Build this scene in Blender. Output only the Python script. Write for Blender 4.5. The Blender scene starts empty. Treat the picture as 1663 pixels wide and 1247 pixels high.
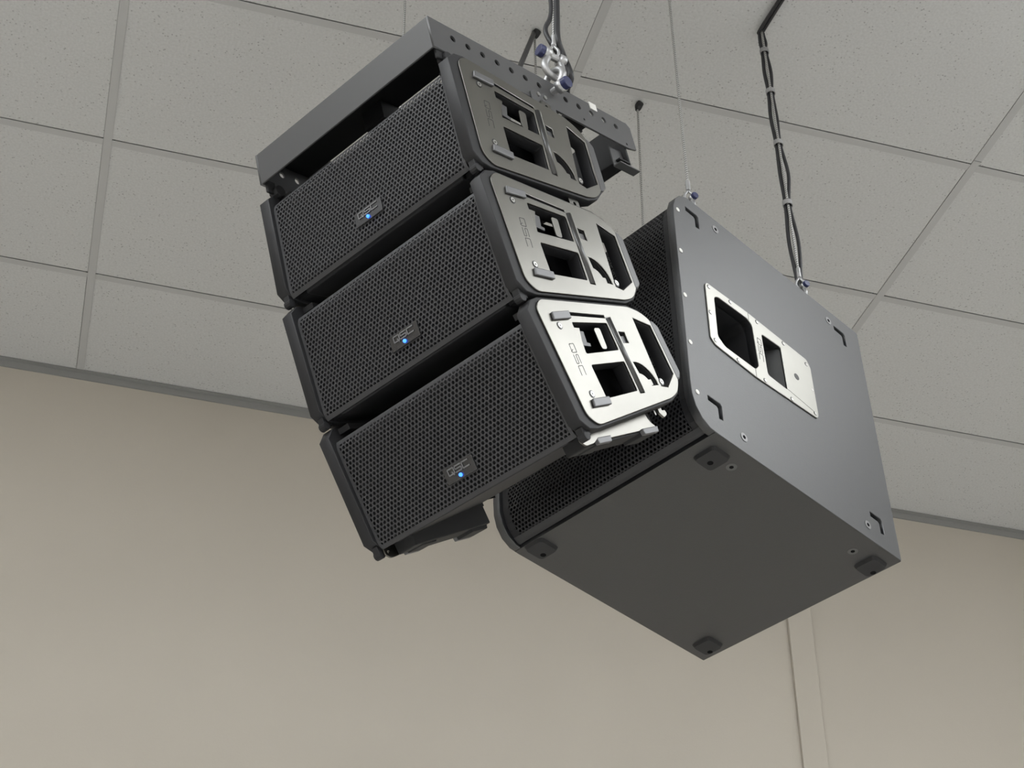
import bpy, bmesh, math, random
from mathutils import Matrix, Vector

random.seed(7)
scene = bpy.context.scene
col = scene.collection
ZC = 4.9                       # height of the suspended ceiling above the floor


def V(*a):
    return Vector(a)


# ------------------------------------------------------------------ camera
cam_data = bpy.data.cameras.new('camera')
cam = bpy.data.objects.new('camera', cam_data)
col.objects.link(cam)
RT = V(0.96118932, -0.27579009, 0.00741022)
FW = V(0.21545077, 0.76712858, 0.60423067)
UP = V(-0.17232542, -0.57918353, 0.79677499)
cam.matrix_world = Matrix(((RT.x, UP.x, -FW.x, 0.238), (RT.y, UP.y, -FW.y, -4.1022),
                           (RT.z, UP.z, -FW.z, ZC - 3.3631), (0, 0, 0, 1)))
cam_data.sensor_width = 36.0
cam_data.lens = 56.775
cam_data.clip_start = 0.05
cam_data.clip_end = 100
scene.camera = cam

# ------------------------------------------------------------------ world, light level, exposure
world = bpy.data.worlds.new('world')
scene.world = world
world.use_nodes = True
world.node_tree.nodes['Background'].inputs[0].default_value = (0.75, 0.85, 1.0, 1)
world.node_tree.nodes['Background'].inputs[1].default_value = 1.0
scene.view_settings.view_transform = 'Standard'
scene.view_settings.look = 'None'
scene.view_settings.gamma = 1.0
scene.view_settings.use_curve_mapping = False
scene.view_settings.exposure = 1.76
LAMP_STRENGTH = 1.75            # radiance of the ceiling troffers' diffusers
LAMP_COLOR = (0.955, 0.985, 1.0, 1)


# ------------------------------------------------------------------ materials
def mat(name, base, rough=0.5, metal=0.0, spec=0.5, noise=None, bump=None, emit=None, coat=0.0):
    m = bpy.data.materials.new(name)
    m.use_nodes = True
    nt = m.node_tree
    b = nt.nodes['Principled BSDF']
    b.inputs['Base Color'].default_value = (*base, 1)
    b.inputs['Roughness'].default_value = rough
    b.inputs['Metallic'].default_value = metal
    b.inputs['Specular IOR Level'].default_value = spec
    b.inputs['Coat Weight'].default_value = coat
    b.inputs['Coat Roughness'].default_value = 0.42
    tc = nt.nodes.new('ShaderNodeTexCoord')
    if noise:
        sc, amt, stretch = noise
        mp = nt.nodes.new('ShaderNodeMapping')
        mp.inputs['Scale'].default_value = stretch
        n = nt.nodes.new('ShaderNodeTexNoise')
        n.inputs['Scale'].default_value = sc
        n.inputs['Detail'].default_value = 4
        r = nt.nodes.new('ShaderNodeValToRGB')
        lo = [c * (1 - amt) for c in base]
        hi = [min(1, c * (1 + amt)) for c in base]
        r.color_ramp.elements[0].color = (*lo, 1)
        r.color_ramp.elements[0].position = 0.3
        r.color_ramp.elements[1].color = (*hi, 1)
        r.color_ramp.elements[1].position = 0.7
        nt.links.new(tc.outputs['Object'], mp.inputs['Vector'])
        nt.links.new(mp.outputs[0], n.inputs['Vector'])
        nt.links.new(n.outputs['Fac'], r.inputs[0])
        nt.links.new(r.outputs[0], b.inputs['Base Color'])
    if bump:
        sc, st, dist = bump
        n2 = nt.nodes.new('ShaderNodeTexNoise')
        n2.inputs['Scale'].default_value = sc
        n2.inputs['Detail'].default_value = 3
        bp = nt.nodes.new('ShaderNodeBump')
        bp.inputs['Strength'].default_value = st
        bp.inputs['Distance'].default_value = dist
        nt.links.new(tc.outputs['Object'], n2.inputs['Vector'])
        nt.links.new(n2.outputs['Fac'], bp.inputs['Height'])
        nt.links.new(bp.outputs[0], b.inputs['Normal'])
    if emit:
        b.inputs['Emission Color'].default_value = emit[0]
        b.inputs['Emission Strength'].default_value = emit[1]
    return m


def tile_material():
    m = mat('mineral_fibre_tile', (0.60, 0.60, 0.585), rough=0.95, spec=0.1)
    nt = m.node_tree
    b = nt.nodes['Principled BSDF']
    oi = nt.nodes.new('ShaderNodeObjectInfo')
    tc = nt.nodes.new('ShaderNodeTexCoord')
    ad = nt.nodes.new('ShaderNodeVectorMath')
    ad.operation = 'ADD'
    nt.links.new(tc.outputs['Object'], ad.inputs[0])
    nt.links.new(oi.outputs['Location'], ad.inputs[1])
    v = nt.nodes.new('ShaderNodeTexVoronoi')
    v.inputs['Scale'].default_value = 85
    v.inputs['Randomness'].default_value = 1
    nt.links.new(ad.outputs[0], v.inputs['Vector'])
    n = nt.nodes.new('ShaderNodeTexNoise')
    n.inputs['Scale'].default_value = 26
    n.inputs['Detail'].default_value = 5
    nt.links.new(ad.outputs[0], n.inputs['Vector'])
    r1 = nt.nodes.new('ShaderNodeValToRGB')           # pin holes, only where the noise allows
    r1.color_ramp.elements[0].position = 0.13
    r1.color_ramp.elements[0].color = (0.62, 0.62, 0.62, 1)
    r1.color_ramp.elements[1].position = 0.24
    r1.color_ramp.elements[1].color = (1, 1, 1, 1)
    nt.links.new(v.outputs['Distance'], r1.inputs[0])
    r2 = nt.nodes.new('ShaderNodeValToRGB')
    r2.color_ramp.elements[0].position = 0.44
    r2.color_ramp.elements[0].color = (0, 0, 0, 1)
    r2.color_ramp.elements[1].position = 0.56
    r2.color_ramp.elements[1].color = (1, 1, 1, 1)
    nt.links.new(n.outputs['Fac'], r2.inputs[0])
    mx = nt.nodes.new('ShaderNodeMix')
    mx.data_type = 'RGBA'
    mx.inputs['A'].default_value = (1, 1, 1, 1)
    nt.links.new(r2.outputs[0], mx.inputs['Factor'])
    nt.links.new(r1.outputs[0], mx.inputs['B'])
    n3 = nt.nodes.new('ShaderNodeTexNoise')
    n3.inputs['Scale'].default_value = 150
    n3.inputs['Detail'].default_value = 2
    nt.links.new(ad.outputs[0], n3.inputs['Vector'])
    r3 = nt.nodes.new('ShaderNodeValToRGB')
    r3.color_ramp.elements[0].position = 0.3
    r3.color_ramp.elements[0].color = (0.565, 0.568, 0.565, 1)
    r3.color_ramp.elements[1].position = 0.7
    r3.color_ramp.elements[1].color = (0.635, 0.638, 0.635, 1)
    nt.links.new(n3.outputs['Fac'], r3.inputs[0])
    mu = nt.nodes.new('ShaderNodeMix')
    mu.data_type = 'RGBA'
    mu.blend_type = 'MULTIPLY'
    mu.inputs['Factor'].default_value = 1
    nt.links.new(r3.outputs[0], mu.inputs['A'])
    nt.links.new(mx.outputs['Result'], mu.inputs['B'])
    nt.links.new(mu.outputs['Result'], b.inputs['Base Color'])
    return m


M = {
    'tile': tile_material(),
    'tee': mat('ceiling_tee_enamel', (0.50, 0.502, 0.50), 0.6, spec=0.3),
    'plenum': mat('plenum_dark', (0.05, 0.05, 0.05), 0.9),
    'wall': mat('painted_wall', (0.515, 0.475, 0.415), 0.75, spec=0.25, noise=(1.3, 0.03, (1, 1, 1)), bump=(140, 0.12, 0.002)),
    'trim': mat('painted_trim', (0.515, 0.475, 0.415), 0.7, spec=0.25, noise=(2, 0.02, (1, 1, 1))),
    'angle': mat('grey_edge_enamel', (0.28, 0.28, 0.275), 0.6, spec=0.3),
    'floor': mat('vinyl_floor', (0.72, 0.71, 0.69), 0.5, noise=(2, 0.08, (1, 1, 1))),
    'lamp': mat('lamp_diffuser', (0.8, 0.8, 0.8), 0.6, emit=(LAMP_COLOR, LAMP_STRENGTH)),
    'lampframe': mat('lamp_frame_white', (0.8, 0.8, 0.8), 0.5),
    'cabinet': mat('black_cabinet', (0.016, 0.016, 0.018), 0.6),
    'cheek': mat('charcoal_moulding', (0.021, 0.021, 0.023), 0.58, spec=0.35, bump=(700, 0.15, 0.0006)),
    'plate': mat('satin_metal_plate', (0.205, 0.199, 0.182), 0.30, metal=1.0, noise=(12, 0.05, (1, 1, 1))),
    'grille': mat('perforated_steel', (0.050, 0.050, 0.054), 0.5, spec=0.5),
    'subgrille': mat('perforated_steel_dark', (0.016, 0.016, 0.018), 0.55, spec=0.4),
    'subplate': mat('satin_plate_lit', (0.38, 0.372, 0.345), 0.40, metal=1.0, noise=(12, 0.04, (1, 1, 1))),  # satin plate with the lamp's bright reflection put into its base colour
    'baffle': mat('black_baffle', (0.022, 0.022, 0.024), 0.9, spec=0.2),
    'lip': mat('smooth_black_lip', (0.034, 0.034, 0.036), 0.5),
    'void': mat('black_foam', (0.006, 0.006, 0.007), 0.9, spec=0.1),
    'pad': mat('grey_rubber_pad', (0.16, 0.16, 0.165), 0.42, metal=0.6),
    'grip': mat('grey_grip', (0.075, 0.075, 0.078), 0.38),
    'rod': mat('dark_rod', (0.10, 0.10, 0.10), 0.35, metal=0.8),
    'screw': mat('steel_screw', (0.55, 0.54, 0.52), 0.3, metal=1.0),
    'darkscrew': mat('black_screw', (0.02, 0.02, 0.02), 0.35),
    'badge': mat('smoked_badge', (0.10, 0.10, 0.104), 0.24, metal=0.75),
    'logo': mat('grey_logo', (0.16, 0.16, 0.165), 0.4),
    'engrave': mat('engraved_logo', (0.05, 0.05, 0.05), 0.5, metal=0.6),
    'led': mat('blue_led', (0.05, 0.15, 0.9), 0.3, emit=((0.03, 0.15, 1.0, 1), 1.1)),
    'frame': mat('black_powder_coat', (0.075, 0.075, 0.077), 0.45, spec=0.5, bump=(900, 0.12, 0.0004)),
    'frame_shaded': mat('black_powder_coat_shaded', (0.012, 0.012, 0.013), 0.6, spec=0.35),  # same frame paint, darkened to stand for the shade inside the frame
    'sub': mat('textured_black_paint', (0.0085, 0.0095, 0.0120), 0.50, spec=1.0, coat=0.40, noise=(90, 0.12, (1, 1, 1)), bump=(420, 0.35, 0.001)),
    'footpad': mat('rubber_foot', (0.022, 0.022, 0.024), 0.65),
    'rubber': mat('black_rubber', (0.014, 0.014, 0.015), 0.7),
    'galv': mat('galvanised_steel', (0.44, 0.44, 0.445), 0.45, metal=0.8, noise=(60, 0.12, (1, 1, 1))),
    'insert': mat('zinc_insert', (0.26, 0.26, 0.26), 0.5, metal=0.7),
    'blue': mat('blue_pin', (0.03, 0.035, 0.10), 0.4),
    'cable': mat('black_cable', (0.022, 0.022, 0.025), 0.45),
    'tie': mat('grey_tie', (0.30, 0.30, 0.30), 0.6),
    'tag': mat('white_tag', (0.75, 0.74, 0.71), 0.5),
}


def rope_material():
    m = mat('wire_rope_strands', (0.55, 0.54, 0.53), 0.4, metal=0.7)
    nt = m.node_tree
    b = nt.nodes['Principled BSDF']
    tc = nt.nodes.new('ShaderNodeTexCoord')
    mp = nt.nodes.new('ShaderNodeMapping')
    mp.inputs['Rotation'].default_value = (0.5, 0.4, 0)
    w = nt.nodes.new('ShaderNodeTexWave')
    w.bands_direction = 'Z'
    w.inputs['Scale'].default_value = 55
    r = nt.nodes.new('ShaderNodeValToRGB')
    r.color_ramp.elements[0].color = (0.20, 0.20, 0.196, 1)
    r.color_ramp.elements[1].color = (0.66, 0.655, 0.64, 1)
    nt.links.new(tc.outputs['Object'], mp.inputs['Vector'])
    nt.links.new(mp.outputs[0], w.inputs['Vector'])
    nt.links.new(w.outputs['Fac'], r.inputs[0])
    nt.links.new(r.outputs[0], b.inputs['Base Color'])
    return m


M['rope'] = rope_material()


# ------------------------------------------------------------------ helpers
def tag(o, label=None, cat=None, group=None, kind=None):
    if label: o['label'] = label
    if cat: o['category'] = cat
    if group: o['group'] = group
    if kind: o['kind'] = kind
    return o


def empty(name, matrix, label, cat, group=None):
    o = bpy.data.objects.new(name, None)
    o.empty_display_size = 0.1
    col.objects.link(o)
    o.matrix_world = matrix
    return tag(o, label, cat, group)


def link(name, me, material, parent=None, smooth=False, loc=None, bevel=0.0):
    o = bpy.data.objects.new(name, me)
    if material is not None and not me.materials:
        me.materials.append(material)
    col.objects.link(o)
    if parent is not None:
        o.parent = parent
    if loc is not None:
        o.location = loc
    if smooth:
        for p in me.polygons:
            p.use_smooth = True
    if bevel:
        md = o.modifiers.new('bevel', 'BEVEL')
        md.width = bevel
        md.segments = 2
        md.limit_method = 'ANGLE'
        md.angle_limit = 0.6
    return o


class MB:
    """collects shapes into one mesh"""
    def __init__(self):
        self.v = []
        self.f = []

    def add(self, vs, fs):
        n = len(self.v)
        self.v += [tuple(p) for p in vs]
        self.f += [tuple(i + n for i in f) for f in fs]
        return self

    def box(self, x0, x1, y0, y1, z0, z1, mtx=None):
        vs = [Vector((x, y, z)) for x in (x0, x1) for y in (y0, y1) for z in (z0, z1)]
        if mtx: vs = [mtx @ p for p in vs]
        return self.add(vs, [(0, 1, 3, 2), (4, 6, 7, 5), (0, 4, 5, 1), (2, 3, 7, 6), (0, 2, 6, 4), (1, 5, 7, 3)])

    def prism(self, poly, x0, x1):
        """polygon in (y, z), counter-clockwise seen from +x, extruded along x"""
        n = len(poly)
        vs = [(x0, y, z) for y, z in poly] + [(x1, y, z) for y, z in poly]
        fs = [tuple(range(n - 1, -1, -1)), tuple(range(n, 2 * n))]
        fs += [(i, (i + 1) % n, n + (i + 1) % n, n + i) for i in range(n)]
        return self.add(vs, fs)

    def tube(self, pts, r, seg=8, closed=False):
        pts = [Vector(p) for p in pts]
        n = len(pts)
        rad = r if isinstance(r, (list, tuple)) else [r] * n
        prev = None
        rings = []
        for i, p in enumerate(pts):
            if closed:
                t = pts[(i + 1) % n] - pts[i - 1]
            else:
                t = pts[min(i + 1, n - 1)] - pts[max(i - 1, 0)]
            t.normalize()
            if prev is None:
                a = t.orthogonal().normalized()
            else:
                a = (prev - t * prev.dot(t)).normalized()
            prev = a
            b = t.cross(a)
            rings.append([p + (a * math.cos(2 * math.pi * k / seg) + b * math.sin(2 * math.pi * k / seg)) * rad[i]
                          for k in range(seg)])
        vs = [q for rg in rings for q in rg]
        fs = []
        m = n if closed else n - 1
        for i in range(m):
            j = (i + 1) % n
            for k in range(seg):
                fs.append((i * seg + k, i * seg + (k + 1) % seg, j * seg + (k + 1) % seg, j * seg + k))
        if not closed:
            fs.append(tuple(range(seg - 1, -1, -1)))
            fs.append(tuple((n - 1) * seg + k for k in range(seg)))
        return self.add(vs, fs)

    def cyl(self, a, b, r, seg=16):
        return self.tube([a, b], r, seg)

    def mesh(self, name):
        me = bpy.data.meshes.new(name)
        me.from_pydata(self.v, [], self.f)
        me.validate()
        bm = bmesh.new()
        bm.from_mesh(me)
        bmesh.ops.recalc_face_normals(bm, faces=bm.faces)
        bm.to_mesh(me)
        bm.free()
        return me

    def build(self, name, material, parent=None, smooth=False, bevel=0.0, loc=None):
        return link(name, self.mesh(name), material, parent, smooth, loc, bevel)


YZX = Matrix(((0, 0, 1, 0), (1, 0, 0, 0), (0, 1, 0, 0), (0, 0, 0, 1)))   # curve plane (X,Y) -> local (y,z), depth -> x


def circle(cx, cy, r, n=16):
    return [(cx + r * math.cos(2 * math.pi * k / n), cy + r * math.sin(2 * math.pi * k / n)) for k in range(n)]


def rounded(poly, r, n=4):
    """round the corners of a polygon"""
    out = []
    m = len(poly)
    for i in range(m):
        p0, p1, p2 = Vector(poly[i - 1]), Vector(poly[i]), Vector(poly[(i + 1) % m])
        a, b = p0 - p1, p2 - p1
        rr = min(r, a.length * 0.45, b.length * 0.45)
        a, b = p1 + a.normalized() * rr, p1 + b.normalized() * rr
        for k in range(n + 1):
            t = k / n
            q = a * (1 - t) ** 2 + p1 * 2 * t * (1 - t) + b * t * t
            out.append((q.x, q.y))
    return out


def plate_mesh(name, outer, holes, x0, x1, bev=0.0):
    """flat plate with cut-outs: outlines in (y, z), thickness from x0 to x1"""
    cu = bpy.data.curves.new(name, 'CURVE')
    cu.dimensions = '2D'
    cu.fill_mode = 'BOTH'
    cu.extrude = abs(x1 - x0) / 2 - bev
    cu.bevel_depth = bev
    cu.bevel_resolution = 1
    cu.offset = -bev
    for lp in [outer] + holes:
        sp = cu.splines.new('POLY')
        sp.points.add(len(lp) - 1)
        for p, (a, b) in zip(sp.points, lp):
            p.co = (a, b, 0, 1)
        sp.use_cyclic_u = True
    ob = bpy.data.objects.new(name, cu)
    col.objects.link(ob)
    dg = bpy.context.evaluated_depsgraph_get()
    me = bpy.data.meshes.new_from_object(ob.evaluated_get(dg))
    me.name = name
    me.transform(Matrix.Translation(((x0 + x1) / 2, 0, 0)) @ YZX)
    bpy.data.objects.remove(ob)
    bpy.data.curves.remove(cu)
    me.materials.clear()
    return me


def mirrored(me, name):
    m2 = me.copy()
    m2.name = name
    m2.transform(Matrix.Scale(-1, 4, (1, 0, 0)))
    m2.flip_normals()
    return m2


def hex_grille(u0, u1, v0, v1, pitch, hole, surf, depth, border):
    """perforated sheet: hexagonal holes over (u, v), surf(u, v) -> (point, inward normal)"""
    mb = MB()
    vs, fs = mb.v, mb.f
    R0 = pitch / math.sqrt(3)
    R1 = hole / 2
    dv = pitch * math.sqrt(3) / 2
    nu = int((u1 - u0 - 2 * border) / pitch)
    nv = int((v1 - v0 - 2 * border) / dv)
    ou = (u0 + u1) / 2 - (nu - 1) * pitch / 2
    ov = (v0 + v1) / 2 - (nv - 1) * dv / 2
    dirs = [(math.cos(math.pi / 6 + k * math.pi / 3), math.sin(math.pi / 6 + k * math.pi / 3)) for k in range(6)]
    for j in range(nv):
        for i in range(nu - (j % 2)):
            cu_, cv = ou + i * pitch + (j % 2) * pitch / 2, ov + j * dv
            n = len(vs)
            for a, b in dirs: vs.append(surf(cu_ + a * R0, cv + b * R0, 0))
            for a, b in dirs: vs.append(surf(cu_ + a * R1, cv + b * R1, 0))
            for a, b in dirs: vs.append(surf(cu_ + a * R1, cv + b * R1, depth))
            for k in range(6):
                l = (k + 1) % 6
                fs.append((n + k, n + l, n + 6 + l, n + 6 + k))
                fs.append((n + 6 + k, n + 6 + l, n + 12 + l, n + 12 + k))
    # solid rim behind the outermost holes
    e = 0.0004

    def strip(a0, a1, b0, b1, nb):
        n = len(vs)
        for q in range(nb + 1):
            t = b0 + (b1 - b0) * q / nb
            vs.append(surf(a0, t, e)); vs.append(surf(a1, t, e))
        for q in range(nb):
            fs.append((n + 2 * q, n + 2 * q + 1, n + 2 * q + 3, n + 2 * q + 2))
    iu, iv = ou - pitch * 0.1, ov - dv * 0.1
    strip(u0, iu, v0, v1, 40)
    strip(u1 - (iu - u0), u1, v0, v1, 40)
    strip(iu, u1 - (iu - u0), v0, iv, 6)
    strip(iu, u1 - (iu - u0), v1 - (iv - v0), v1, 6)
    return mb


LETTER = {
    'Q': [[(0.1, 0), (0, 0.1), (0, 0.9), (0.1, 1), (1.2, 1), (1.3, 0.9), (1.3, 0.1), (1.2, 0), (0.1, 0)], [(0.85, 0.32), (1.12, -0.14)]],
    'S': [[(1.3, 1), (0.1, 1), (0, 0.9), (0, 0.6), (0.1, 0.5), (1.2, 0.5), (1.3, 0.4), (1.3, 0.1), (1.2, 0), (0, 0)]],
    'C': [[(1.35, 1), (0.1, 1), (0, 0.9), (0, 0.1), (0.1, 0), (1.35, 0)]],
}


def logo_mesh(name, width, height, stroke, mapf, thick):
    """the three-letter mark, strokes as thin raised bars; mapf(u, v, w) -> local point"""
    mb = MB()
    sx = width / 4.65
    x = 0
    for ch in 'QSC':
        for line in LETTER[ch]:
            for (a, b), (c, d) in zip(line[:-1], line[1:]):
                p, q = Vector(((x + a) * sx, b * height)), Vector(((x + c) * sx, d * height))
                t = (q - p)
                if t.length < 1e-6: continue
                t.normalize()
                nrm = Vector((-t.y, t.x)) * stroke / 2
                p2, q2 = p - t * stroke / 2, q + t * stroke / 2
                cs = [p2 - nrm, q2 - nrm, q2 + nrm, p2 + nrm]
                vs = [mapf(k.x - width / 2, k.y - height / 2, 0) for k in cs] + \
                     [mapf(k.x - width / 2, k.y - height / 2, thick) for k in cs]
                mb.add(vs, [(0, 1, 2, 3), (4, 5, 6, 7), (0, 1, 5, 4), (1, 2, 6, 5), (2, 3, 7, 6), (3, 0, 4, 7)])
        x += 1.65
    return mb.mesh(name)


def copy_tree(o, parent=None):
    c = o.copy()
    col.objects.link(c)
    c.parent = parent
    for ch in o.children:
        copy_tree(ch, c)
    return c


# ------------------------------------------------------------------ the room
CX, CY = 1.2192, 0.61                       # ceiling module: 4 ft x 2 ft
WY = 0.53                                   # wall behind the speakers
X0, X1, Y0 = -6.2, 9.8, -12.3               # left wall, right wall, wall behind the camera

fl = MB().box(X0 - .1, X1 + .1, Y0 - .1, WY + .1, -0.1, 0).build('floor', M['floor'])
tag(fl, 'beige vinyl floor of the hall', 'floor', kind='structure')
wb = MB().box(X0 - .1, X1 + .1, WY, WY + .12, 0, ZC + .3).build('wall_back', M['wall'])
tag(wb, 'cream painted wall behind the hanging speakers', 'wall', kind='structure')
tag(MB().box(X0 - .12, X0, Y0, WY, 0, ZC + .3).build('wall_left', M['wall']), 'cream painted wall on the left side of the hall', 'wall', kind='structure')
tag(MB().box(X1, X1 + .12, Y0, WY, 0, ZC + .3).build('wall_right', M['wall']), 'cream painted wall on the right side of the hall', 'wall', kind='structure')
tag(MB().box(X0, X1, Y0 - .12, Y0, 0, ZC + .3).build('wall_front', M['wall']), 'cream painted wall behind the viewer', 'wall', kind='structure')

# flat vertical board on the back wall and the angle with a grey strip under the ceiling edge
t1 = MB().box(2.563, 2.655, WY - .014, WY, 0.0, ZC - .03).build('trim_1', M['trim'], bevel=0.002)
tag(t1, 'narrow vertical cream board fixed to the wall below the big speaker', 'trim', kind='structure')
t2 = MB().box(X0, X1, WY - .024, WY, ZC - .004, ZC - .0015).box(X0, X1, WY - .006, WY, ZC - .028, ZC - .004).build('trim_2', M['angle'])  # flange under the tiles plus a grey strip down the wall
tag(t2, 'grey angle and strip where the tiled ceiling meets the cream wall', 'trim', kind='structure')

# ceiling: the deck above, then tiles and tees as pieces of it
mb = MB().box(X0, X1, Y0, WY, ZC + .06, ZC + .16)
ceil = mb.build('ceiling', M['plenum'])
tag(ceil, 'suspended ceiling of speckled pale grey tiles in a metal grid', 'ceiling', kind='structure')
KX0, KX1, KY0 = -2, 5, -6                   # module range built tile by tile
lamps = []
for kx in (-4, -1, 2, 5):
    for ky in range(-4, -20, -1):
        lamps.append((kx, ky))
TF = 0.024                                  # width of a tee's flange


def tile_mesh(dx, dy, nm):
    # a small gap on the right and far edges shows the dark plenum
    return MB().box(0.010, dx - 0.0128, 0.010, dy - 0.0150, 0.0, 0.016).mesh(nm)


tile_me = tile_mesh(CX, CY, 'ceiling_tile')
tile_edge = MB().box(0.010, CX - 0.0135, 0.010, WY - 0.004, 0, 0.016).mesh('ceiling_tile_cut')
kxa, kxb = math.floor(X0 / CX), math.ceil(X1 / CX)
far = MB()
for kx in range(kxa, kxb):
    for ky in range(-20, 1):
        if (kx, ky) in lamps:
            continue
        if KX0 <= kx <= KX1 and KY0 <= ky <= 0:
            me = tile_edge if ky == 0 else tile_me
            link('ceiling_tile', me, M['tile'], ceil, loc=(kx * CX, ky * CY, ZC + random.uniform(0, .0006)))
        else:
            x, y = kx * CX, ky * CY
            xa, xb = max(x + .010, X0), min(x + CX - .0135, X1)
            ya, yb = max(y + .010, Y0), min(y + CY - .0165, WY)
            if xb > xa and yb > ya:
                far.box(xa, xb, ya, yb, ZC, ZC + .016)
o = far.build('ceiling_tile_field', M['tile'], ceil)
o['kind'] = 'stuff'
# main tees run away from the viewer, cross tees run along the rows
for k in range(kxa + 1, kxb):
    MB().box(-TF / 2, TF / 2, Y0, WY - .02, -.0022, 0).box(-.0012, .0012, Y0, WY, 0, .036) \
        .build('main_tee', M['tee'], ceil, loc=(k * CX, 0, ZC))
cross = MB().box(TF / 2 + .0004, CX - TF / 2 - .0004, -TF / 2, TF / 2, -.0018, 0).box(.02, CX - .02, -.0012, .0012, 0, .036).mesh('cross_tee')
farx = MB()
for k in range(-19, 1):
    for kx in range(kxa, kxb):
        if KX0 <= kx <= KX1 and k >= KY0:
            link('cross_tee', cross, M['tee'], ceil, loc=(kx * CX, k * CY, ZC))
        else:
            xa, xb = max(kx * CX + TF / 2, X0), min((kx + 1) * CX - TF / 2, X1)
            if xb > xa: farx.box(xa, xb, k * CY - TF / 2, k * CY + TF / 2, ZC - .0018, ZC)
o = farx.build('cross_tee_field', M['tee'], ceil)
o['kind'] = 'stuff'
# splices of the main tees near the speakers
for x, y in ((CX, -CY * 2 - .03), (CX * 2, -CY * 2 - .03)):
    MB().box(x - TF / 2 - .0003, x + TF / 2 + .0003, y - .0012, y + .0012, ZC - .0027, ZC - .0022).build('tee_joint', M['angle'], ceil)

# surface-mounted fluorescent wraparound lights under the grid, each the size of one tile
lf = MB().box(0.014, CX - .014, 0.014, CY - .014, -.004, .012).mesh('lamp_frame')
lp_ = rounded([(.045, -.004), (.070, -.066), (CY - .070, -.066), (CY - .045, -.004)], .03, 4)
ld = MB().prism(lp_, .040, CX - .040).mesh('lamp_diffuser')
for kx, ky in lamps:
    x, y = kx * CX, ky * CY
    if x < X0 or x + CX > X1 or y < Y0:
        continue
    e = empty('ceiling_light', Matrix.Translation((x, y, ZC)),
              'white fluorescent ceiling light with a wraparound diffuser, above the picture', 'ceiling light', 'ceiling lights in the tile grid')
    link('lamp_frame', lf, M['lampframe'], e)
    link('lamp_diffuser', ld, M['lamp'], e)


# ------------------------------------------------------------------ the line array
ARR = Matrix(((0.50405, 0.86367, 0.0, 0), (-0.86367, 0.50405, 0.0, 0), (0, 0, 1, 0), (0, 0, 0, 1)))
ROLL = Matrix.Rotation(-0.0447, 4, 'Y')
ORG = Matrix.Translation((0.5262, -1.9927, ZC - 1.1771))
ARR = Matrix.Rotation(-1.0425, 4, 'Z') @ ROLL
BH, GAP = 0.2381, 0.0155
PITCH = (0.2942, 0.4104, 0.5994)


def box_matrix(i):
    y = z = 0.0
    for k in range(i):
        y += math.sin(PITCH[k]) * (BH + GAP)
        z -= math.cos(PITCH[k]) * (BH + GAP)
    return ORG @ ARR @ Matrix.Translation((0, y, z)) @ Matrix.Rotation(PITCH[i], 4, 'X')


def mm(pts):
    return [(a / 1000, b / 1000) for a, b in pts]


SIDE = mm([(20, -1), (294, -27), (328, -40), (350, -58), (350, -178), (326, -202), (297, -211), (24, -236), (1, -216), (0, -16)])
SIDE = rounded(list(reversed(SIDE)), .012, 3)
CHEEK = list(reversed(mm([(-2, 0), (22, 4), (296, -22), (328, -33), (356, -58), (356, -178), (330, -204), (299, -216), (22, -241), (-3, -238), (-22, -220), (-23, -17)])))
SLOT = mm([(292, -50), (342, -68), (342, -166), (300, -190), (279, -186)])
WINU = rounded(mm([(86, -49), (196, -56), (194, -108), (86, -108)]), .004)
WINL = rounded(mm([(84, -130), (194, -131), (192, -187), (84, -192)]), .004)
NOTCH = mm([(221, -74), (241, -76), (239, -97), (220, -96)])
FAN = [(0.222 + .050 * math.cos(a), -0.186 + .052 * math.sin(a)) for a in [math.pi / 2 - .02 * k * math.pi for k in range(0, 25, 3)]] + \
      [(0.222 + .027 * math.cos(a), -0.186 + .030 * math.sin(a)) for a in [math.pi * .04 + .02 * k * math.pi for k in range(0, 23, 3)]]
TOPSLOT = mm([(89, -29.5), (199, -40.5), (199, -46), (89, -35.5)])
GROOVE = mm([(200, -45), (217, -45), (213, -193), (197, -193)])


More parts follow.
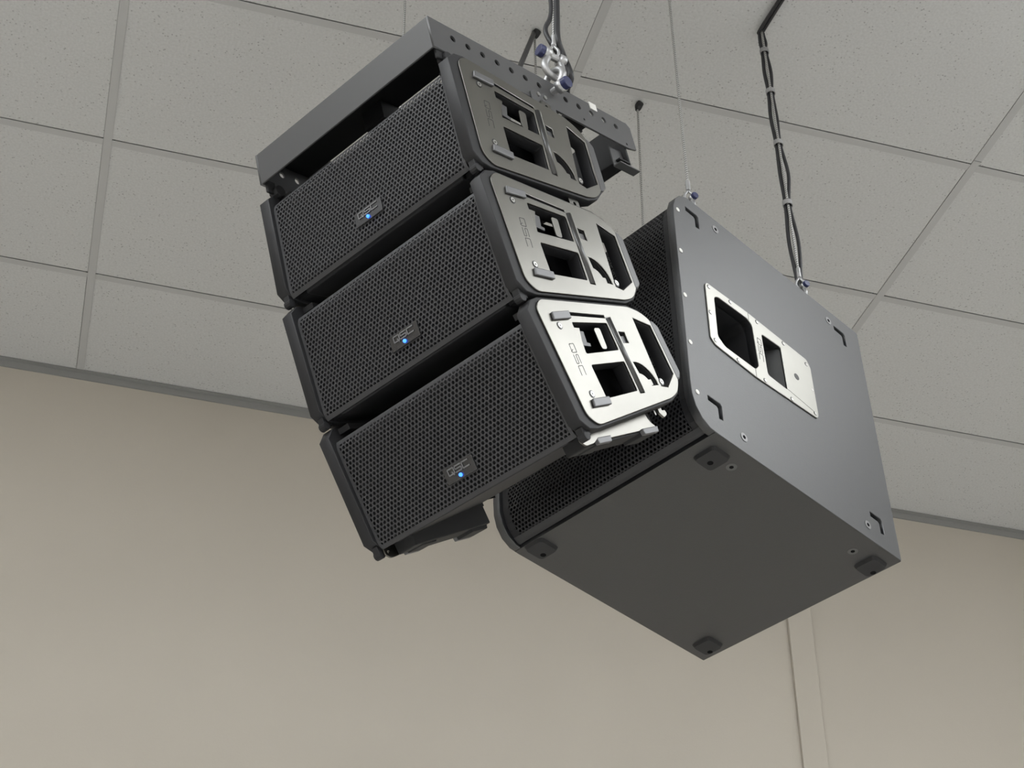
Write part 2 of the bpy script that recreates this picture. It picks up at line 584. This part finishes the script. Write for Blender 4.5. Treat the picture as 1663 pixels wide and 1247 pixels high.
def make_array_box(label):
    e = empty('line_array_speaker', Matrix.Identity(4), label, 'loudspeaker', 'line array speakers hung one below the other')
    # wedge cabinet
    body = mm([(2, -240), (250, -212), (322, -186), (322, -56), (250, -36), (2, -27)])
    MB().prism(body, -.2065, .2065).build('cabinet', M['cabinet'], e, bevel=.003)
    MB().box(-.2330, .2330, -.006, .000, -.226, -.044).build('baffle', M['baffle'], e)

    def surf(u, v, dep):
        b = .026
        t = max(0, (v + .046) / b, (-.222 - v) / b)
        return (u, -.0150 + .014 * min(t, 1.3) ** 2 + dep, v)
    g = hex_grille(-.2325, .2325, -.2400, -.0280, .0090, .0074, surf, .002, .001)
    g.build('grille', M['grille'], e)
    # cheek mouldings with the satin side plates let into them
    ck = plate_mesh('side_moulding', CHEEK, [SLOT, WINU, WINL, NOTCH, FAN, TOPSLOT], .2335, .2585, .0015)
    sp = plate_mesh('side_plate', SIDE, [SLOT, WINU, WINL, NOTCH, FAN, GROOVE, TOPSLOT], .2587, .2618, .0008)
    for s in (1, -1):
        a = ck if s == 1 else mirrored(ck, 'side_moulding')
        link('side_moulding', a, M['cheek'], e)
        b = sp if s == 1 else mirrored(sp, 'side_plate')
        p = link('side_plate', b, M['plate'], e)
        p['label'] = 'satin metal side plate with cut-outs'

        def X(x0, x1):
            return (x0, x1) if s == 1 else (-x1, -x0)
        # deep dark ledges of the moulding towards the cabinet
        bot = mm([(12, -236), (296, -211), (296, -203), (12, -226)])
        MB().prism(bot, *X(.2066, .2334)).build('moulding_ledge', M['cheek'], e)
        top = mm([(12, -14), (296, -36), (296, -28), (12, -3)])
        MB().prism(top, *X(.2066, .2334)).build('moulding_ledge', M['cheek'], e)
        # wells behind the openings
        MB().box(*X(.208, .210), .07, .345, -.20, -.04).build('well', M['void'], e)
        # upright rod in its groove
        MB().tube([(s * .2590, .2085, -.047), (s * .2590, .2055, -.191)], .0068, 12).build('link_rod', M['rod'], p, smooth=True)
        # latch pieces in the upper window
        lat = plate_mesh('latch', rounded(list(reversed(mm([(156, -60), (176, -61), (170, -102), (153, -101)]))), .006), [], *X(.2535, .2560), .0004)
        link('latch', lat, M['plate'], p)
        lat2 = plate_mesh('latch_arm', list(reversed(mm([(112, -61), (127, -63), (122, -84), (131, -86), (129, -92), (106, -89)]))), [], *X(.249, .2515), .0004)
        link('latch_arm', lat2, M['grip'], p)
        lat3 = plate_mesh('latch_web', list(reversed(mm([(84, -54), (114, -57), (104, -80), (98, -107), (84, -108)]))), [], *X(.252, .2545), .0004)
        link('latch_web', lat3, M['plate'], p)
        MB().box(*X(.250, .258), .226, .240, -.096, -.081).build('latch_button', M['grip'], p, bevel=.001)
        MB().box(*X(.252, .2575), .252, .262, -.180, -.169).build('angle_stop', M['plate'], p)
        # rubber pads
        for z0 in (-.043, -.205):
            MB().prism([(.030, z0), (.084, z0), (.086, z0 + .015), (.034, z0 + .015)], *X(.2618, .2668)).build('pad', M['pad'], p, bevel=.0015)
        # screws with a dark ring
        for y, z in ((.044, -.053), (.044, -.181), (.208, -.117), (.285, -.178)):
            MB().cyl((s * .2617, y, z), (s * .2623, y, z), .0072, 18).build('screw_recess', M['darkscrew'], p)
            sc = MB().cyl((s * .2620, y, z), (s * .2632, y, z), .0050, 14).build('screw', M['screw'], p)
            MB().cyl((s * .2631, y, z), (s * .2634, y, z), .0021, 6).build('screw_socket', M['darkscrew'], p)
        lm = logo_mesh('engraved_logo', .058, .0135, .0013,
                       lambda u, v, w: (s * (.2617 + w), .0505 + v * s - u * .08 * s, -.1165 - u * s), .0003)
        link('engraved_logo', lm, M['engrave'], p)
        # grip across the rear
        MB().prism(list(reversed(mm([(344, -56), (356, -58), (368, -70), (369, -166), (357, -178), (344, -180)]))), *X(.2335, .2625)) \
            .build('handle', M['grip'], e, bevel=.004)
        # hinge knuckles at the front corners
        MB().cyl((s * .2365, -.008, -.2455), (s * .252, -.008, -.2455), .0085, 12).box(*X(.2370, .251), -.015, .006, -.246, -.230) \
            .build('hinge', M['cheek'], e, bevel=.001)
        # rear link tab
        tb = plate_mesh('link_tab', rounded(list(reversed(mm([(247, -36), (275, -38), (278, 2), (248, 5)]))), .006), [circle(.263, -.007, .0042, 10)], *X(.246, .2500))
        if s == 1:
            tb1 = tb
        link('link_tab', tb, M['plate'], e)
    # badge, letters and lamp on the grille
    MB().box(-.0355, .0335, -.0185, -.0145, -.2035, -.1745).build('badge', M['badge'], e, bevel=.0008)
    lo = logo_mesh('badge_logo', .047, .0105, .0025, lambda u, v, w: (u - .001, -.0196 - w, -.1845 + v), .0004)
    bd = [c for c in e.children if c.name.startswith('badge')][0]
    link('badge_logo', lo, M['logo'], bd)
    led = MB().tube([(-.0015, -.0195, -.1975), (-.0015, -.0222, -.1975), (-.0015, -.0236, -.1975)], [.0036, .0030, .0014], 14).build('indicator_lamp', M['led'], bd, smooth=True)
    led['label'] = 'glowing blue indicator lamp'
    return e


LBL = ['topmost of the three black line array speakers, right under the slotted frame',
       'middle one of the three black line array speakers, between the two others',
       'lowest of the three black line array speakers, tilted furthest down']
boxes = [make_array_box(LBL[0])]
for i in (1, 2):
    c = copy_tree(boxes[0])
    c['label'] = LBL[i]
    boxes.append(c)
for i, b in enumerate(boxes):
    b.matrix_world = box_matrix(i)

# skids folded out under the lowest speaker
low = boxes[2]
for s in (1, -1):
    def X(x0, x1):
        return (x0, x1) if s == 1 else (-x1, -x0)
    arc = [(.236, -.216), (.238, -.230), (.243, -.239), (.252, -.246)]
    run = list(reversed([(.030, -.222)] + [(.236, -.206)] + arc + [(.252, -.2495), (.030, -.2525)]))
    sk = plate_mesh('skid', run, [], *X(.2265, .2305), .0006)
    so = link('skid', sk, M['plate'], low)
    so['label'] = 'pale metal skid under the lowest speaker'
    MB().prism([(.020, -.258), (.255, -.252), (.255, -.205), (.150, -.215), (.020, -.226)], *X(.180, .2262)).build('skid_block', M['rubber'], low, bevel=.002)
    ar = plate_mesh('skid_arm', rounded(list(reversed([(-.006, -.236), (.062, -.231), (.052, -.247), (.030, -.2565), (.004, -.2585), (-.008, -.250)])), .005),
                    [circle(.003, -.246, .0028, 8)], *X(.2312, .2345), .0005)
    link('skid_arm', ar, M['plate'], so)
    for y0, y1 in ((.046, .090), (.200, .252)):
        f = MB().prism([(y0, -.2595), (y1 - .004, -.2595), (y1, -.248), (y0 - .002, -.248)], *X(.226, .2350)).build('foot', M['pad'], so, bevel=.0015)
        MB().prism([(y0, -.2595), (y1 - .004, -.2595), (y1, -.248), (y0 - .002, -.248)], *X(.186, .2258)).build('foot_pad', M['rubber'], so, bevel=.0015)
    hk = rounded(list(reversed([(.279, -.207), (.297, -.205), (.304, -.211), (.292, -.2165), (.291, -.222), (.302, -.222), (.303, -.231), (.289, -.236), (.279, -.226)])), .003)
    ho = plate_mesh('hook', hk, [], *X(.2305, .2350), .0006)
    link('hook', ho, M['plate'], low)
    MB().box(*X(.2320, .2340), .264, .268, -.228, -.219).build('hook_pin', M['plate'], low)

# ------------------------------------------------------------------ rigging frame above the array
FRM = ORG @ ARR @ Matrix.Translation((0, -.0519, .0756)) @ Matrix.Rotation(.2731, 4, 'X')
fe = empty('rigging_frame', FRM, 'charcoal steel flying frame with a row of holes along its rail', 'rigging frame')
FL, FHH = .596, .070
fp = MB().box(-.2365, .2365, 0, .004, -FHH, 0).build('front_plate', M['frame'], fe, bevel=.001)
MB().box(-.2365, .2365, .004, .1350, -.004, 0).build('top_flange', M['frame_shaded'], fe)
holes = [circle(.0605 + .0402 * k, -.0255, .0068, 16) for k in range(13)] + [circle(.43, -.054, .0028, 8), circle(.565, -.061, .003, 8)]
rail_out = list(reversed([(0, -FHH), (0, 0), (.586, 0), (.596, -.008), (.596, -FHH + .006), (.570, -FHH)]))
rm = plate_mesh('side_rail', rail_out, holes, .2365, .2410, .0004)
link('side_rail', rm, M['frame'], fe)
link('side_rail', mirrored(rm, 'side_rail'), M['frame'], fe)
for s in (1, -1):
    x0, x1 = (.176, .2364) if s == 1 else (-.2364, -.176)
    MB().box(x0, x1, .1380, .430, -.004, 0).build('rail_flange', M['frame_shaded'], fe)
    x0, x1 = (.2300, .2364) if s == 1 else (-.2364, -.2300)
    MB().box(x0, x1, .008, .030, -.088, -.060).build('corner_block', M['rubber'], fe, bevel=.002)
    MB().cyl((s * .222, .034, -.082), (s * .243, .034, -.082), .0125, 12).build('pivot_knuckle', M['cheek'], fe, bevel=.001)
    x0, x1 = (.2411, .2440) if s == 1 else (-.2440, -.2411)
    lk = plate_mesh('link_plate', list(reversed([(.262, -.105), (.262, -.058), (.276, -.050), (.318, -.050), (.332, -.062), (.332, -.105)])), [], x0, x1, .0005)
    lo = link('link_plate', lk, M['frame'], fe)
    for y in (.284, .304):
        MB().cyl((s * .2440, y, -.058), (s * .2468, y, -.058), .0048, 6).build('bolt', M['screw'], lo)
MB().box(-.026, .026, .085, .49, -.048, -.0045).build('spine', M['frame_shaded'], fe, bevel=.001)
MB().box(-.2360, .2360, .560, .566, -.108, -.004).box(-.2360, .2360, .530, .560, -.108, -.104).build('rear_crossbar', M['frame_shaded'], fe, bevel=.0008)
MB().box(-.2360, .2360, .440, .446, -.060, -.004).build('rear_web', M['frame_shaded'], fe)
MB().box(.2225, .2415, .520, .585, -.123, -.120).box(.2225, .2255, .520, .585, -.120, -.071).build('rear_bracket', M['frame'], fe, bevel=.0008)
cl = MB().box(.2411, .2435, .462, .484, -.014, .002).box(.232, .2435, .462, .484, .0006, .003).build('clip', M['tag'], fe, bevel=.0006)
cl['label'] = 'white clip over the top edge of the rail'

# ------------------------------------------------------------------ subwoofer
SUBR = Matrix(((0.47747326, 0.8785547, 0.01268566, 0), (-0.87654748, 0.47528577, 0.07594702, 0), (0.0606943, -0.04738225, 0.99703115, 0), (0, 0, 0, 1)))
SUBM = Matrix.Translation((1.386343, -1.446722, ZC - 1.312264)) @ SUBR
se = empty('subwoofer', SUBM, 'large black subwoofer hanging by wires behind the line array', 'subwoofer')
HW, HH = .2682, .3229
corner = [(-.334, -.230), (-.332, -.262), (-.324, -.288), (-.308, -.309), (-.286, -.321), (-.262, -.3229)]
prof = corner + [(.3195, -.3229), (.3225, -.320), (.3225, .320), (.3195, .3229)] + [(y, -z) for y, z in reversed(corner)]
HOLE = rounded([(-.232, -.052), (-.212, -.067), (-.116, -.067), (-.103, -.050), (-.108, .062), (-.122, .071), (-.218, .068), (-.230, .058)], .006)
HOLE2 = rounded([(-.074, -.056), (-.009, -.058), (-.012, .060), (-.078, .056)], .008)


def chev(y, z):          # angled slot: along the top, then down the back
    return [(y - .041, z), (y - .041, z - .012), (y - .016, z - .013), (y - .012, z - .017), (y - .0115, z - .041), (y, z - .039), (y, z - .004), (y - .004, z)]


slots = [chev(-.250, .288), chev(-.243, -.238), chev(.273, -.242), chev(.265, .283)]
sm = plate_mesh('side_panel', prof, [HOLE, HOLE2] + slots, .2500, HW, .0012)
link('side_panel', sm, M['sub'], se)
sm2 = plate_mesh('side_panel', prof, slots, -HW, -.2500, .0012)
link('side_panel', sm2, M['sub'], se)
# shell between the side panels: bottom, top, back
MB().box(-.2668, .2668, -.272, .3218, -.3232, -.3046).build('bottom_panel', M['sub'], se)
MB().box(-.2668, .2668, -.272, .3218, .3046, .3232).build('top_panel', M['sub'], se)
MB().box(-.2499, .2499, .3035, .3215, -.3045, .3045).build('back_panel', M['sub'], se)
MB().box(-.2499, .2499, -.285, -.270, -.300, .300).build('baffle', M['void'], se)
for x0, x1 in ((.2300, .2320), (-.2320, -.2300)):
    for sl in slots:
        ys = [p[0] for p in sl]; zs = [p[1] for p in sl]
        MB().box(x0 + (.012 if x0 > 0 else -.012), x1 + (.012 if x0 > 0 else -.012), min(ys) - .004, max(ys) + .004, min(zs) - .004, max(zs) + .004).build('slot_back', M['void'], se)
# grille wrapped round the rounded front edges
arcp = [(-.3265, -.2290), (-.3245, -.259), (-.317, -.283), (-.302, -.303), (-.283, -.314), (-.266, -.3165)]


def gsurf(u, v, dep):
    if abs(v) < .229:
        return (u, -.3265 + dep, v)
    L = abs(v) - .229
    pts = arcp
    k = 0
    while k < len(pts) - 2:
        seg = math.dist(pts[k], pts[k + 1])
        if L <= seg: break
        L -= seg
        k += 1
    seg = math.dist(pts[k], pts[k + 1])
    t = L / seg
    y = pts[k][0] + (pts[k + 1][0] - pts[k][0]) * t
    z = pts[k][1] + (pts[k + 1][1] - pts[k][1]) * t
    return (u, y + dep, (z + dep * .5) * (1 if v < 0 else -1))


gr = hex_grille(-.2490, .2490, -.3395, .3395, .0094, .0070, gsurf, .002, .010)
gr.build('grille', M['subgrille'], se)
for sg in (-1, 1):
    lip = MB()
    nn = 10
    for q in range(nn + 1):
        v_ = sg * (.3205 + .019 * q / nn)
        for u_ in (-.2492, .2492):
            x_, y_, z_ = gsurf(u_, v_, 0)
            lip.v.append((x_, y_ - .0008, z_ + sg * .0008))
    lip.f += [(2 * q, 2 * q + 1, 2 * q + 3, 2 * q + 2) for q in range(nn)]
    lip.build('grille_lip', M['lip'], se)
# handle plate
HP = list(rounded([(-.257, -.070), (-.243, -.082), (-.117, -.089), (.086, -.078), (.092, -.068), (.091, .066), (.080, .084), (-.117, .091), (-.250, .087), (-.256, .078)], .004))
hp = plate_mesh('handle_plate', HP, [HOLE, HOLE2, circle(.030, .003, .0085, 14)], HW + .0002, HW + .0030, .0007)
ho = link('handle_plate', hp, M['subplate'], se)
ho['label'] = 'satin metal handle plate'
well = MB()
well.box(.196, .198, -.245, -.002, -.085, .085)
well.build('handle_well', M['void'], se)
for lp, nm in ((HOLE, 'well_wall'), (HOLE2, 'well_wall')):
    w = MB()
    n = len(lp)
    w.add([(HW + .0005, y, z) for y, z in lp] + [(.198, y, z) for y, z in lp], [(i, (i + 1) % n, n + (i + 1) % n, n + i) for i in range(n)])
    w.build(nm, M['cheek'], se, smooth=True)
MB().add([(HW - .001, -.0085, -.0575), (HW - .001, -.0115, .0590), (.200, -.060, .056), (.200, -.060, -.056)], [(0, 1, 2, 3)]).build('handle_scoop', M['sub'], se)
MB().box(HW + .003, HW + .0032, -.1180, -.1166, .070, .0900).build('seam', M['engrave'], ho)
MB().box(HW + .003, HW + .0032, -.1172, -.1158, -.0885, -.067).build('seam', M['engrave'], ho)
MB().prism([(-.012, -.056), (.086, -.066), (.086, .063), (-.014, .060)], HW + .003, HW + .0036).build('raised_panel', M['subplate'], ho, bevel=.0004)
MB().cyl((HW + .0032, .030, .003), (HW + .0040, .030, .003), .0082, 16).build('threaded_hole', M['darkscrew'], ho)
lm = logo_mesh('engraved_logo', .060, .0125, .0012, lambda u, v, w: (HW + .0030 + w, -.0895 + v, .004 - u), .0003)
link('engraved_logo', lm, M['engrave'], ho)
for y, z in ((-.245, .078), (-.176, .082), (-.089, .083), (-.001, .079), (.076, .068), (.083, 0), (.080, -.068), (0, -.077), (-.088, -.080), (-.173, -.079), (-.243, -.070), (-.249, .003)):
    MB().cyl((HW + .0030, y, z), (HW + .0034, y, z), .0052, 14).build('screw_recess', M['darkscrew'], ho)
    MB().cyl((HW + .0034, y + .0006, z - .0006), (HW + .0040, y + .0006, z - .0006), .0036, 12).build('screw', M['screw'], ho)
# flanged insert nuts and the row of front screws
for y, z in ((-.193, .290), (-.183, -.284), (.214, -.286), (.204, .285)):
    w = MB().cyl((HW, y, z), (HW + .0012, y, z), .0098, 18).build('insert', M['insert'], se)
    MB().cyl((HW + .0010, y, z), (HW + .0016, y, z), .0042, 12).build('insert_hole', M['void'], w)
for y, z in ((-.319, .256), (-.323, .130), (-.324, .002), (-.322, -.125), (-.316, -.250)):
    MB().cyl((HW, y, z), (HW + .0014, y, z), .0055, 12).build('front_screw', M['tag'], se, bevel=.0004)
# feet under the bottom panel, with screw holes, and two inserts
for xa, xb, ya, yb, hx, hy in ((.186, .243, -.247, -.192, .207, -.216), (-.246, -.192, -.272, -.216, -.227, -.230), (.186, .243, .262, .3140, .208, .3045), (-.246, -.192, .252, .306, -.227, .296)):
    lo_ = rounded([(xa, ya), (xb, ya), (xb, yb), (xa, yb)], .012)
    hi_ = rounded([(xa + .004, ya + .004), (xb - .004, ya + .004), (xb - .004, yb - .004), (xa + .004, yb - .004)], .010)
    n = len(lo_)
    fo = MB().add([(x, y, -.3226) for x, y in lo_] + [(x, y, -.3305) for x, y in hi_],
                  [tuple(range(n)), tuple(range(n, 2 * n))] + [(i, (i + 1) % n, n + (i + 1) % n, n + i) for i in range(n)]).build('foot', M['footpad'], se)
    MB().cyl((hx, hy, -.3304), (hx, hy, -.3309), .0062, 14).build('foot_screw', M['void'], fo)
for x, y in ((.222, -.170), (.219, .221)):
    w = MB().cyl((x, y, -.3226), (x, y, -.3236), .0110, 18).build('insert', M['pad'], se)
    MB().cyl((x, y, -.3235), (x, y, -.3240), .0045, 12).build('insert_hole', M['void'], w)

# ------------------------------------------------------------------ shackles, wires and cables


def make_shackle(mtx, label, size=1.0, head=1):
    """bow shackle: pin along x at the origin, bow towards +z"""
    e = empty('bow_shackle', mtx @ Matrix.Scale(size, 4), label, 'shackle')
    pts = [(-.0105, 0, -.002), (-.0105, 0, .008)]
    for k in range(0, 13):
        a = math.radians(205 - 230 * k / 12)
        pts.append((.0150 * math.cos(a), 0, .0225 + .0150 * math.sin(a)))
    pts += [(.0105, 0, .008), (.0105, 0, -.002)]
    MB().tube(pts, [.0052] * 2 + [.0048] * 13 + [.0052] * 2, 10).cyl((-.0165, 0, 0), (-.0075, 0, 0), .0090, 14).cyl((.0075, 0, 0), (.0165, 0, 0), .0090, 14) \
        .build('bow', M['galv'], e, smooth=True)
    MB().cyl((-.018, 0, 0), (.018, 0, 0), .0050, 12).build('pin', M['galv'], e)
    MB().cyl((head * .0166, 0, 0), (head * .0250, 0, 0), .0088, 10).build('pin_head', M['blue'], e, bevel=.0012)
    return e


def axis_frame(o, x, z):
    """matrix with origin o, x axis near x, z axis along z"""
    z = Vector(z).normalized()
    x = Vector(x)
    x = (x - z * x.dot(z)).normalized()
    y = z.cross(x)
    return Matrix(((x.x, y.x, z.x, o[0]), (x.y, y.y, z.y, o[1]), (x.z, y.z, z.z, o[2]), (0, 0, 0, 1)))


def make_wire(a, b, label, r=.0033, thimble=True, boot=False):
    """steel wire rope from the ceiling point a down to the eye at b"""
    a, b = Vector(a), Vector(b)
    d = (b - a).normalized()
    e = empty('wire_rope', Matrix.Translation(a), label, 'wire rope')
    top = a
    eye = b - d * .050
    L = (eye - a)
    n = 60
    MB().tube([L * (k / n) for k in range(n + 1)], r, 8).build('rope', M['rope'], e, smooth=True)
    if thimble:
        MB().cyl(L - d * .018, L + d * .012, .0056, 10).build('ferrule', M['galv'], e, bevel=.001)
        side = d.cross(Vector((FW.x, FW.y, 0))).normalized()
        c = (b - a) - d * .018
        pts = []
        for k in range(15):
            t = math.radians(-155 + 310 * k / 14)
            pts.append(c + d * (.0145 * math.cos(t)) + side * (.0100 * math.sin(t)))
        pts = [L + d * .008] + pts + [L + d * .008]
        MB().tube(pts, .0034, 8).build('thimble', M['galv'], e, smooth=True)
    if boot:
        MB().tube([V(0, 0, -.001), V(.006, 0, -.006), V(.002, 0, -.018), V(-.001, 0, -.030)], [.010, .012, .010, .006], 12).build('ceiling_grommet', M['rubber'], e, smooth=True)
    return e


Z = V(0, 0, 1)
ax = FRM.to_3x3() @ V(1, 0, 0)
# array, right rail: two shackles bow to bow, wire above
pin = FRM @ V(.2455, .3418, -.0255)
toC = V(0, 0, 1)
make_shackle(axis_frame(pin, ax, toC), 'lower galvanised bow shackle with blue pin bolted through the flying frame', 1.5)
up_pin = pin + V(0, 0, .096)
mid = (FW - Z * FW.z).normalized()
make_shackle(axis_frame(up_pin, -(Matrix.Rotation(math.radians(78), 3, 'Z') @ ax), -toC), 'upper galvanised bow shackle linked to the lower one above the flying frame', 1.5, head=1)
make_wire((up_pin.x, up_pin.y, ZC), up_pin + V(0, 0, -.004), 'wire rope rising beside black cables from the near rail of the flying frame')
# array, left rail
pinl = FRM @ V(-.2455, .382, -.0255)
make_shackle(axis_frame(pinl, -ax, toC), 'bow shackle on the far rail of the flying frame', 1.5)
make_wire((pinl.x - .018, pinl.y + .012, ZC), pinl + V(0, 0, .052), 'thin wire rope rising from the far left rail of the flying frame')

# subwoofer: four wires
sub_att = {'rf': ((1.3058, -1.6959), (.240, -.236, .323), False), 'rr': ((1.6402, -1.5325), (.243, .152, .323), False),
           'lr': ((1.4142, -1.1850), (-.205, .133, .323), True), 'lf': ((1.0637, -1.3521), (-.216, -.225, .323), True)}
wl = {'rf': 'bare wire rope at the front right corner of the subwoofer',
      'rr': 'wire rope with two cables tied to it at the rear right corner of the subwoofer',
      'lr': 'thin wire rope with black ceiling grommet dropping to the far rear of the subwoofer',
      'lf': 'thin wire rope from the ceiling hole above the perforated rail, passing behind the array'}
sl = {'rf': 'bow shackle with blue pin on the front top edge of the subwoofer',
      'rr': 'bow shackle with blue pin on the subwoofer, below the cable bundle',
      'lr': 'bow shackle on the far rear top edge of the subwoofer', 'lf': 'bow shackle on the far front top edge of the subwoofer'}
rr_line = None
for k, (h, loc, boot) in sub_att.items():
    base = SUBM @ Vector(loc)
    topp = V(h[0], h[1], ZC)
    d = (topp - base).normalized()
    # eye plate on the cabinet
    ep = plate_mesh('eye_plate', rounded([(-.014, 0), (.014, 0), (.010, .022), (-.010, .022)], .006), [circle(0, .012, .0055, 10)], -.003, .003)
    eo = link('eye_plate', ep, M['galv'], se, loc=loc)
    lower = base + (SUBM.to_3x3() @ V(0, 0, .012))
    # the shackle hangs sideways between the eye plate and the thimble
    make_shackle(axis_frame(lower + d * .033, SUBM.to_3x3() @ V(1, -.25, 0), -d), sl[k], .95)
    make_wire(topp, lower + d * .029, wl[k], boot=boot)
    if k == 'rr':
        rr_line = (topp, lower + d * .03)


def smooth_path(pts, n=8):
    pts = [Vector(p) for p in pts]
    out = []
    P = [pts[0]] + pts + [pts[-1]]
    for i in range(1, len(P) - 2):
        for k in range(n):
            t = k / n
            out.append(0.5 * ((2 * P[i]) + (-P[i - 1] + P[i + 1]) * t + (2 * P[i - 1] - 5 * P[i] + 4 * P[i + 1] - P[i + 2]) * t * t
                              + (-P[i - 1] + 3 * P[i] - 3 * P[i + 1] + P[i + 2]) * t ** 3))
    out.append(pts[-1])
    return out


def cable(pts, label, r=.0042, n=8, cat='cable'):
    path = smooth_path(pts, n)
    o = path[0].copy()
    m = MB().tube([p - o for p in path], r, 10).build('black_cable', M['cable'], None, smooth=True)
    m.location = o
    return tag(m, label, cat)


# two cables bundled to the rear right wire of the subwoofer
A, B = rr_line
ts = (0.10, 0.27, 0.475, 0.70)
rtv = RT.normalized()
fwv = V(FW.x, FW.y, 0).normalized()


def along(t, off, offf=0):
    return A.lerp(B, t) + rtv * off + fwv * offf


def bundle(side, bulge):
    pts = [V(A.x + .004 * side + .034, A.y - .47, ZC + .035), V(A.x + .004 * side + .033, A.y - .455, ZC + .004), V(A.x + .004 * side + .03, A.y - .42, ZC - .010), V(A.x + .004 * side + .016, A.y - .20, ZC - .011), V(A.x + .005 * side, A.y - .012, ZC - .014)]
    st = (0.02,) + ts + (0.97,)
    for i, t in enumerate(st):
        pts.append(along(t, .0048 * side, .006))
        if i < len(st) - 1:
            pts.append(along((t + st[i + 1]) / 2, side * (.0058 + bulge[i]), .006))
    pts.append(along(1.02, .010 * side, .03))
    pts.append(B + fwv * .10 + V(0, 0, -.02))
    return pts


cable(bundle(-1, (.001, .002, .003, .001, .004)), 'left one of the two black cables tied to the rear subwoofer wire', .0048)
cable(bundle(1, (.002, .004, .001, .008, .007)), 'right one of the two black cables tied to the rear subwoofer wire', .0044)
names = ['highest', 'second highest', 'third highest', 'lowest']
for t, nm in zip(ts, names):
    c = along(t, 0, .004)
    d = (B - A).normalized()
    ring = []
    sdv = d.cross(fwv).normalized()
    fv = sdv.cross(d)
    m = MB()
    L_ = .014
    n = 18
    ro = [(math.cos(2 * math.pi * k / n), math.sin(2 * math.pi * k / n)) for k in range(n)]
    vs = []
    for s_ in (-1, 1):
        for q in (1.0, .86):
            for a_, b_ in ro:
                vs.append(sdv * a_ * .0122 * q + fv * b_ * .0118 * q + d * s_ * L_ / 2)
    fs = []
    for k in range(n):
        l = (k + 1) % n
        fs += [(k, l, 2 * n + l, 2 * n + k), (n + k, n + l, 3 * n + l, 3 * n + k), (k, l, n + l, n + k), (2 * n + k, 2 * n + l, 3 * n + l, 3 * n + k)]
    m.add(vs, fs)
    o = m.build('cable_tie', M['tie'], None, smooth=False)
    o.location = c
    tag(o, '%s of the four grey ties round the cable bundle above the subwoofer' % nm, 'cable tie', 'ties on the cable bundle')

# cables dropping to the array along its near wire
w0 = up_pin
u = rtv
e1, e2 = FRM @ V(.226, .405, .012), FRM @ V(.19, .47, -.03)
cable([V(w0.x, w0.y, ZC) - u * .008, w0 + V(0, 0, .30) - u * .008, w0 + V(0, 0, .14) - u * .004, w0 + V(0, 0, .085) - u * .016, w0 + V(0, 0, .045) - u * .006, w0 + V(0, 0, .022) + u * .010 + fwv * .012,
       w0 + V(0, 0, -.03) + u * .026 + fwv * .016, e1, e2],
      'black cable bowing left above the shackles of the flying frame', .0050)
cable([V(w0.x, w0.y, ZC) + u * .007, w0 + V(0, 0, .30) + u * .007, w0 + V(0, 0, .12) + u * .007, w0 + V(0, 0, .055) + u * .008, w0 + V(0, 0, .028) + u * .018 + fwv * .016,
       w0 + V(0, 0, -.03) + u * .034 + fwv * .022, e1 + (FRM.to_3x3() @ V(0, .012, 0)), e2 + (FRM.to_3x3() @ V(0, .014, 0))],
      'thicker black cable running straight up above the shackles of the flying frame', .0066)
# thick black cable from the ceiling hole to the rear of the array
g = V(1.0637, -1.3521, ZC)
bk = FRM @ V(.02, .40, .01)
cable([g + V(0, 0, .0), g + V(-.004, -.004, -.02), g.lerp(bk, .35) + V(0, 0, .0), g.lerp(bk, .7), bk], 'thick black cable slanting from a ceiling hole down behind the flying frame', .0070)
